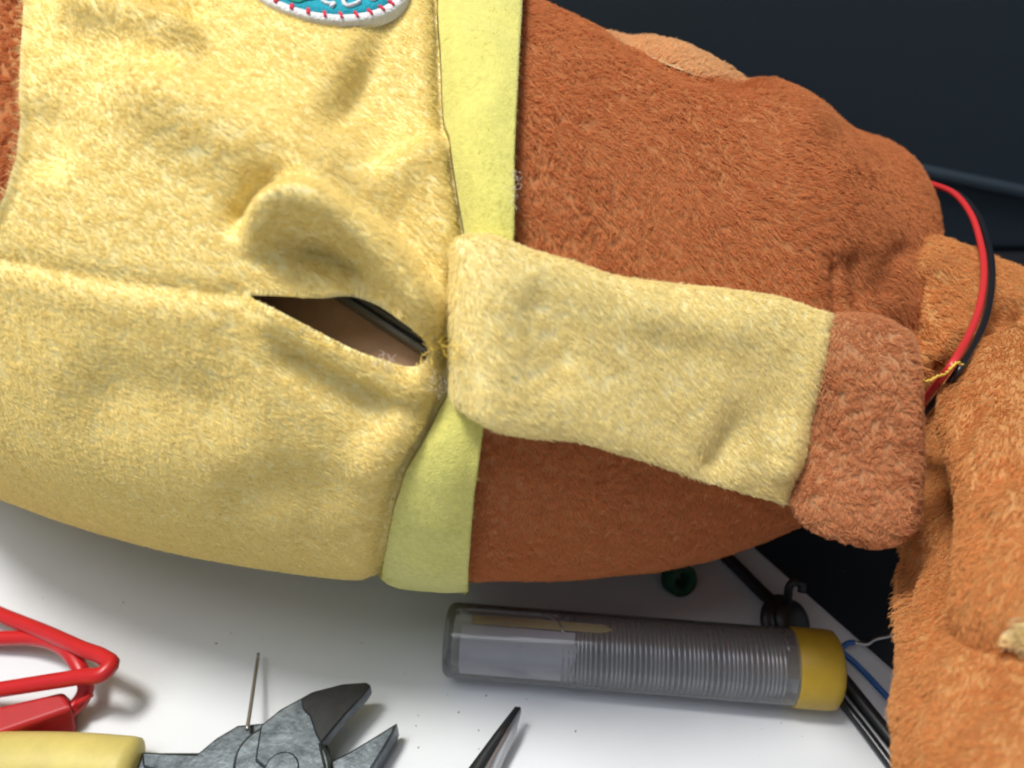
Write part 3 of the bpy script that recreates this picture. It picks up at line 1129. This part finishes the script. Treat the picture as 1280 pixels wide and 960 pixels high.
tube('black_core', [at(w[0] + 8 * (0.2 + sm(i, 1, 6)), w[1] + (2 if i < 8 else 6), w[2] + 0.0012) for i, w in enumerate(wpx)], 0.00068, M['black_pvc'], twin, n=80)
tie = thing('yellow_thread', 'short yellow thread snagged across the red and black twin wire', 'thread')
dw = wpx[10][2] - 0.002
tp_ = sp([(1146, 474, dw), (1160, 476, dw), (1172, 470, dw), (1182, 467, dw - .0005), (1190, 458, dw - .001), (1196, 453, dw), (1203, 456, dw + .001)], 40)
for s_ in (0, np.pi):
    k_ = np.arange(40)
    tube('strand', [at(*p) + 0.0002 * np.array([math.cos(j * .9 + s_), 0, math.sin(j * .9 + s_)]) for j, p in zip(k_, tp_)], 0.00015, M['thread'], tie, m=6)

# ------------------------------------------------------------------ solder tube
m, t, N, L, P = nt_mat('clear_thin_plastic')
tr = N.new('ShaderNodeBsdfTransparent'); tr.inputs[0].default_value = (0.95, 0.955, 0.97, 1)
gl = N.new('ShaderNodeBsdfGlossy'); gl.inputs['Roughness'].default_value = 0.12
df = N.new('ShaderNodeBsdfDiffuse'); df.inputs[0].default_value = (0.62, 0.63, 0.66, 1)
fr = N.new('ShaderNodeFresnel'); fr.inputs[0].default_value = 1.45
m1 = N.new('ShaderNodeMixShader'); m2 = N.new('ShaderNodeMixShader')
m1.inputs[0].default_value = 0.17
L.new(tr.outputs[0], m1.inputs[1]); L.new(df.outputs[0], m1.inputs[2])
L.new(fr.outputs[0], m2.inputs[0]); L.new(m1.outputs[0], m2.inputs[1]); L.new(gl.outputs[0], m2.inputs[2])
L.new(m2.outputs[0], N['Material Output'].inputs['Surface'])
M['clear'] = m
M['solder'] = pmat('tin_solder_wire', (0.36, 0.36, 0.38), 0.36, 0.5, metal=0.9)
M['cap'] = pmat('yellow_plastic_cap', (0.43, 0.275, 0.02), 0.5, 0.45, var=0.08, scale=150)
M['paper'] = pmat('grey_paper_label', (0.50, 0.49, 0.53), 0.8, 0.2, var=0.06, scale=200)
M['paper_y'] = pmat('yellow_paper_label', (0.50, 0.40, 0.13), 0.8, 0.2, var=0.1, scale=200)
M['paper_b'] = pmat('brown_torn_paper', (0.16, 0.11, 0.09), 0.8, 0.2, var=0.2, scale=300)
RTB = 0.0081
sa, sb = on(557, 799, RTB), on(1046, 838, RTB)
sa[2] = sb[2] = RTB + 0.0001
TL = np.linalg.norm(sb - sa)
ax = (sb - sa) / TL
ay = np.array([0, 0, 1.0])
az = np.cross(ax, ay)            # towards the viewer
sold = thing('solder_tube', 'clear plastic tube of coiled solder wire with a yellow cap', 'solder tube')


def ring(u, r, a):
    return sa + ax * u + r * (np.cos(a)[:, None] * ay + np.sin(a)[:, None] * az)


aa = np.linspace(0, 2 * np.pi, 48, endpoint=False)
CAPL = 0.0098
prof = [(0.0006, 0.2), (0.0002, RTB * .7), (0.0004, RTB * .9), (0.0012, RTB * .985), (0.0024, RTB), (TL - CAPL + 0.002, RTB)]
prof[0] = (0.0006, 0.0002)
grid('tube_wall', np.array([ring(u, r, aa) for u, r in prof]), M['clear'], sold, wrap=True)
cp = [(TL - CAPL, RTB * .8), (TL - CAPL, RTB + .0002), (TL - CAPL + .0003, RTB + .0003), (TL - .0026, RTB + .0003), (TL - .0012, RTB + .0001), (TL - .0003, RTB * .86), (TL, RTB * .7), (TL, 0.0003)]
capo = grid('cap', np.array([ring(u, r, aa) for u, r in cp]), M['cap'], sold, wrap=True)
# coil
u0, u1 = TL * 0.305, TL * 0.868
turns = int((u1 - u0) / 0.00102)
k_ = np.linspace(0, 1, turns * 22)
ang = k_ * turns * 2 * np.pi
rc_ = RTB - 0.0013 - 0.0005 * sm(k_, .8, 1)
uu = u0 + (u1 - u0) * k_ + 0.00025 * np.sin(k_ * 37)
coil = sa + ax * uu[:, None] + (rc_ * np.cos(ang))[:, None] * ay + (rc_ * np.sin(ang))[:, None] * az
coil -= ay * 0.0003
tail = [sa + ax * (u0 - 0.0045 + 0.0045 * f) + rc_[0] * (math.cos(-1.2 * (1 - f)) * ay + math.sin(-1.2 * (1 - f)) * az) for f in np.linspace(0, .96, 10)]
grid('solder_coil', tube_grid(np.concatenate([np.array(tail), coil]), 0.00042, 7), M['solder'], sold, wrap=True, caps=True)


def label_part(name, ua, ub, a0, a1, r, mat, rag=0.0):
    a_ = np.linspace(a0, a1, 18)
    rows = []
    for f in np.linspace(0, 1, 14):
        j = rag * (np.array([noise(np.array([[q_ * 4, f * 0 + ua * 900, 3.0]]))[0] for q_ in a_]))
        rows.append(ring(ua + (ub - ua) * f, r, a_) + (ax * (j * (f > .5) - 0 * j)[:, None]))
    G = np.array(rows)
    G2 = np.concatenate([G, np.array([sa + (g - sa) for g in G])[::-1] - 0.00012 * (G[::-1] - (sa + ax * TL / 2)) / RTB * 0.2], 0)
    return grid(name, np.concatenate([G2, G2[:1]], 0), mat, sold)


label_part('label', 0.004, TL * 0.335, 0.02, 2.45, RTB - 0.0012, M['paper'], 0.002)
label_part('label', 0.006, TL * 0.41, -0.38, -0.02, RTB - 0.0010, M['paper_y'], 0.004)
label_part('torn_paper', TL * 0.80, TL * 0.893, 1.75, 2.25, RTB - 0.0010, M['paper_b'], 0.006)


# ------------------------------------------------------------------ black cable, grommet, blue wire, bare wire, green tube
M['rubber'] = pmat('black_rubber', (0.008, 0.009, 0.011), 0.45, 0.5)
M['blue_pvc'] = pmat('blue_wire_insulation', (0.012, 0.10, 0.36), 0.35, 0.5)
M['green_pvc'] = pmat('dark_green_rubber', (0.015, 0.07, 0.035), 0.55, 0.3)
M['steel'] = pmat('bright_steel', (0.62, 0.62, 0.63), 0.28, 0.5, metal=1.0)
cable = thing('black_cable', 'black cable with a round rubber grommet lying behind the solder tube', 'cable')
cz = 0.0016
cpts = [on(840, 640, .0035), on(880, 672, .0035), on(915, 703, .003), on(950, 738, .0028), on(985, 772, .004), on(1010, 800, .0028), on(1050, 845, cz), on(1080, 882, cz), on(1112, 922, cz), on(1150, 968, cz), on(1200, 1020, cz)]
tube('sheath', cpts, 0.0016, M['rubber'], cable, n=90)
# ribbon flat cable part: second darker lead by the tube's right
tube('lead', [on(1040, 862, .0012), on(1075, 905, .0012), on(1105, 945, .0012), on(1150, 1005, .0012)], 0.0011, M['black_pvc'], cable, n=30)
gc = on(983, 778, 0.0055)
gx = ed; gy = np.array([-ed[1], ed[0], 0])
gp = [(-.0034, .0018), (-.0034, .0036), (-.0028, .0050), (-.0022, .0056), (-.0010, .0058), (-.0002, .0046), (.0004, .0036), (.0012, .0036), (.0020, .0046), (.0028, .0044), (.0042, .0030), (.0045, .0016)]
gn = 0.55 * gx + 0.15 * gy + np.array([0, 0, .8]); gn /= np.linalg.norm(gn)
g1 = np.cross(gn, [0, 1, 0]); g1 /= np.linalg.norm(g1); g2 = np.cross(gn, g1)
grid('grommet', np.array([gc + gn * u * .8 + 1.12 * r * (np.cos(aa)[:, None] * g1 + np.sin(aa)[:, None] * g2) for u, r in gp]), M['rubber'], cable, wrap=True, caps=True)
hk = [at(984, 764, .185), at(985, 745, .183), at(988, 731, .182), at(991, 728, .1817), at(999, 729, .1817), at(1002, 731, .1818), at(1002, 740, .182)]
tube('hook', hk, 0.0010, M['rubber'], cable, n=24, m=8)

blue = thing('blue_wire', 'thin blue wire running past the yellow cap to the table edge', 'wire')
tube('insulation', [on(992, 788, .003), on(1012, 793, .0025), on(1035, 805, .0015), on(1056, 818, .0012), on(1082, 842, .001), on(1106, 868, .001), on(1150, 912, .001)], 0.0007, M['blue_pvc'], blue, n=50, m=8)
bare = thing('bare_wire', 'kinked bare silver wire end sticking out beside the yellow cap', 'wire')
tube('bare_core', [on(1064, 803, .003), on(1074, 804, .0032), on(1084, 805, .0032), on(1092, 800, .0034), on(1112, 795, .004), on(1135, 788, .005)], 0.00042, M['steel'], bare, n=40, m=8)
tube('insulation', [on(1050, 814, .0014), on(1054, 808, .002), on(1060, 804, .0028), on(1068, 803, .003)], 0.00062, M['blue_pvc'], bare, n=20, m=8)

# green rubber tube end in the toy's shadow
gr = thing('rubber_bush', 'dark green rubber ring in the shadow under the toy', 'bush')
gcen = on(850, 724, 0.0043)
gax = np.array([0.35, -0.75, 0.55]); gax /= np.linalg.norm(gax)
q1 = np.cross(gax, [0, 0, 1.0]); q1 /= np.linalg.norm(q1); q2 = np.cross(gax, q1)
rp = [(-.003, .0019), (-.003, .0036), (-.002, .0041), (.001, .0041), (.0018, .0037), (.002, .0030), (.0016, .0021), (.0, .0019), (-.003, .0019)]
o_ = grid('ring', np.array([gcen + gax * u + r * (np.cos(aa)[:, None] * q1 + np.sin(aa)[:, None] * q2) for u, r in rp]), M['green_pvc'], gr, wrap=True)

# ------------------------------------------------------------------ red test lead
M['red_lead'] = pmat('red_silicone_lead', (0.52, 0.013, 0.016), 0.38, 0.5, var=0.05, scale=80)
M['red_boot'] = pmat('red_rubber_boot', (0.42, 0.011, 0.014), 0.5, 0.45, var=0.06, scale=120)
lead = thing('test_lead', 'red test lead looped on the white table with a red boot', 'test lead')
RL = 0.00165
tube('cable', [on(-180, 690, .003), on(-90, 728, .004), on(0, 768, .006), on(60, 792, .009), on(105, 812, .0125), on(130, 822, .014), on(139, 831, .0148), on(131, 840, .0148), on(100, 846, .013), on(50, 854, .0105), on(0, 862, .008), on(-80, 876, .004), on(-180, 900, .003)],
     RL, M['red_lead'], lead, n=160, m=16)
tube('cable', [on(-120, 815, .0022), on(-40, 800, .0035), on(0, 798, .0045), on(40, 798, .006), on(72, 806, .008), on(93, 824, .0095), on(104, 845, .0085), on(107, 862, .0065), on(98, 879, .0050), on(84, 890, .0048), on(60, 896, .0048)],
     RL, M['red_lead'], lead, n=120, m=16)
tube('wire_end', [on(92, 884, .0055), on(100, 877, .0070), on(108, 872, .0075), on(115, 868, .0078)], 0.0006, M['red_lead'], lead, n=20, m=8)
bz = 0.0082
bt = [on(-30, 889, bz), on(78, 864, bz), on(91, 884, bz), on(-30, 926, bz)]
bb = [on(-30, 889, bz) * [1, 1, 0] + [0, 0.0008, .0004], on(78, 864, bz) * [1, 1, 0] + [.0004, 0.0008, .0004], on(93, 904, .003) * [1, 1, 0] + [0, -.0012, .0004], on(-30, 942, .003) * [1, 1, 0] + [0, -.0012, .0004]]
bmid = [bt[3] * 1, bt[2] * 1]
Vb = bt + bb
bo = new_mesh('boot', Vb, [(3, 2, 1, 0), (4, 5, 6, 7), (0, 1, 5, 4), (1, 2, 6, 5), (2, 3, 7, 6), (3, 0, 4, 7)], M['red_boot'], lead, smooth=False)
import bmesh
bm = bmesh.new(); bm.from_mesh(bo.data); bmesh.ops.recalc_face_normals(bm, faces=bm.faces); bm.to_mesh(bo.data); bm.free()
bv = bo.modifiers.new('bevel', 'BEVEL'); bv.width = 0.0009; bv.segments = 3

# ------------------------------------------------------------------ side cutters
M['steel_dark'] = pmat('worn_tool_steel', (0.05, 0.06, 0.07), 0.36, 0.5, metal=0.85, col2=(0.125, 0.15, 0.17), scale=300, bump=0.12, bscale=900)
M['steel_black'] = pmat('blackened_jaw_steel', (0.012, 0.014, 0.017), 0.3, 0.4, metal=0.2, var=0.4, scale=400)
M['grip'] = pmat('dull_yellow_grip', (0.60, 0.50, 0.155), 0.5, 0.4, var=0.10, scale=120)
cut = thing('side_cutters', 'worn steel side cutters with yellow grips and open jaws', 'side cutters')


def tpoly(pts, z):
    return [tuple(on(x, y, z)[:2]) for x, y in pts]


def plate(name, pts, z0, z1, mat, parent=cut, bevel=0.0005):
    return prism(name, tpoly(pts, z1), z0, z1, mat, parent, bevel)


# rear half: lower jaw, its arm to the upper handle
rear = plate('rear_jaw', [(176, 939), (246, 942), (270, 922), (297, 906), (330, 903), (385, 905), (409, 928), (417, 949), (440, 937), (470, 919), (497, 902), (492, 916), (474, 946), (450, 985), (425, 1020), (380, 1050), (300, 1040), (250, 985), (178, 958)], 0.001, 0.0068, M['steel_dark'])
disc = [(352 + 62 * math.cos(a_), 960 + 62 * math.sin(a_) * 0.92) for a_ in np.linspace(0, 2 * np.pi, 40, endpoint=False)]
plate('joint_disc', disc, 0.0062, 0.0090, M['steel_dark'], bevel=0.0007)
front = plate('front_jaw', [(325, 906), (350, 886), (390, 864), (428, 854), (458, 852), (464, 856), (456, 868), (432, 892), (401, 930), (408, 960), (360, 985), (318, 950)], 0.0060, 0.0096, M['steel_dark'])
plate('cutting_bevel', [(376, 873), (395, 863), (430, 855), (457, 853), (463, 857), (455, 868), (432, 892), (401, 929), (394, 917), (387, 895), (378, 886)], 0.0090, 0.0101, M['steel_black'], bevel=0.0003)
rv = [on(352, 962, .0095) + 0.0035 * np.array([math.cos(a_), math.sin(a_), 0]) for a_ in np.linspace(0, 2 * np.pi, 24, endpoint=False)]
prism('rivet', [tuple(p[:2]) for p in rv], 0.0088, 0.0098, M['steel_dark'], cut, 0.0004)


def grip(name, pts, r):
    P = smooth_path(pts, 60)
    n = len(P)
    G = tube_grid(P, 1.0, 20)
    k = np.linspace(0, 1, n)
    rad = np.asarray(r) * (1 - 0.45 * sm(k, .975, 1.0) ** 2)
    G = P[:, None] + (G - P[:, None]) * rad[:, None, None] * np.array([1, 1, 0.85])
    G[..., 2] = np.maximum(G[..., 2], 0.0002)
    return grid(name, G, M['grip'], cut, wrap=True, caps=True)


grip('grip', [on(-330, 975, .0055), on(-150, 962, .0055), on(0, 955, .0055), (on(90, 956, .0055)), on(172, 962, .0055)], 0.0062)
grip('grip', [on(-330, 1190, .0055), on(-150, 1150, .0055), on(0, 1110, .0055), (on(100, 1080, .0055)), on(190, 1050, .0055)], 0.0062)
plate('handle_arm', [(160, 945), (180, 940), (262, 940), (300, 975), (290, 1000), (160, 975)], 0.0030, 0.0062, M['steel_dark'])
plate('handle_arm', [(180, 1030), (300, 985), (340, 1020), (190, 1075)], 0.0032, 0.0064, M['steel_dark'])

# ------------------------------------------------------------------ needle and tweezers
M['needle'] = pmat('dull_needle_steel', (0.40, 0.37, 0.35), 0.35, 0.5, metal=0.8)
needle = thing('needle', 'thin steel needle propped against the side cutters on the white table', 'needle')
npath = smooth_path([on(323, 817, .0028), on(319, 845, .0050), on(309, 912, .0090)], 30)
grid('shaft', tube_grid(npath, np.interp(np.linspace(0, 1, 30), [0, .06, .2, 1], [0.00022, .00036, .0004, .00042]), 10), M['needle'], needle, wrap=True, caps=True)
grid('blunt_tip', tube_grid(npath[:3] + np.array([0, 0, 0.00002]), 0.00036, 10), M['needle'], needle, wrap=True, caps=True)


twz = thing('tweezers', 'pointed steel tweezer tip at the bottom edge of the white table', 'tweezers')
M['tw_face'] = pmat('satin_steel', (0.62, 0.63, 0.65), 0.3, 0.5, metal=0.85, var=0.08, scale=200)
M['tw_edge'] = pmat('dark_steel_edge', (0.05, 0.055, 0.06), 0.4, 0.5, metal=0.7)
ha, hb_ = 0.0075, 0.0015
tl = [on(644, 883, ha), on(619, 915, ha), on(584, 962, ha), on(540, 1025, ha)]
tr_ = [on(651, 884, ha), on(630, 918, ha), on(604, 962, ha), on(568, 1025, ha)]
tb = [on(652, 888, .006), on(645, 917, .0045), on(625, 962, .0030), on(600, 1025, .0025)]
G = np.array([[a_, b_, b_ - [0, 0, .0006], a_ - [0, 0, .0006]] for a_, b_ in zip(tl, tr_)])
grid('blade_edge', G, M['tw_edge'], twz, wrap=True, caps=True)
G = np.array([[a_ - [0, 0, .0003], b_, b_ - [.0004, 0, .0003], a_ - [.0005, 0, .0007]] for a_, b_ in zip(tr_, tb)])
grid('blade_face', G, M['tw_face'], twz, wrap=True, caps=True)
G = np.array([[on(700, 962, .005), on(706, 963, .005), on(707, 965, .002), on(699, 965, .002)], [on(660, 1030, .006), on(690, 1032, .006), on(692, 1034, .002), on(655, 1034, .002)]])
grid('blade_face', G, M['tw_face'], twz, wrap=True, caps=True)

# dust and solder crumbs scattered on the table
M['crumb'] = pmat('dark_crumbs', (0.16, 0.13, 0.11), 0.8, 0.3)
Vc, Fc_ = [], []
for k in range(38):
    px_, py_ = random.uniform(0, 1080), random.uniform(690, 960)
    p0 = on(px_, py_, 0.0)
    r_ = random.choice((0.00009, 0.00011, 0.00014, 0.0002))
    k0 = len(Vc)
    a0 = random.uniform(0, 3.14)
    el = random.uniform(1.0, 2.2)
    for (dx, dy, dz) in ((el, 0, .3), (0, 1, .3), (-el, 0, .3), (0, -1, .3), (0, 0, 1.0), (0, 0, 0.02)):
        x_ = dx * math.cos(a0) - dy * math.sin(a0); y_ = dx * math.sin(a0) + dy * math.cos(a0)
        Vc.append((p0[0] + r_ * x_, p0[1] + r_ * y_, r_ * dz))
    for a_ in range(4):
        Fc_ += [(k0 + a_, k0 + (a_ + 1) % 4, k0 + 4), (k0 + (a_ + 1) % 4, k0 + a_, k0 + 5)]
dust = new_mesh('table_crumbs', Vc, Fc_, M['crumb'], None)
dust['kind'] = 'stuff'
dust['label'] = 'tiny dark crumbs and dust specks scattered on the white table'
dust['category'] = 'dust'

# each thing's Empty sits at the base of its parts
for root in [o for o in scene.objects if o.type == 'EMPTY']:
    lo, hi = np.full(3, 1e9), np.full(3, -1e9)
    for ch in root.children:
        if ch.type == 'MESH':
            co = np.empty(len(ch.data.vertices) * 3)
            ch.data.vertices.foreach_get('co', co)
            co = co.reshape(-1, 3)
            lo, hi = np.minimum(lo, co.min(0)), np.maximum(hi, co.max(0))
    base = Vector(((lo[0] + hi[0]) / 2, (lo[1] + hi[1]) / 2, lo[2]))
    root.location = base
    for ch in root.children:
        ch.location = -base
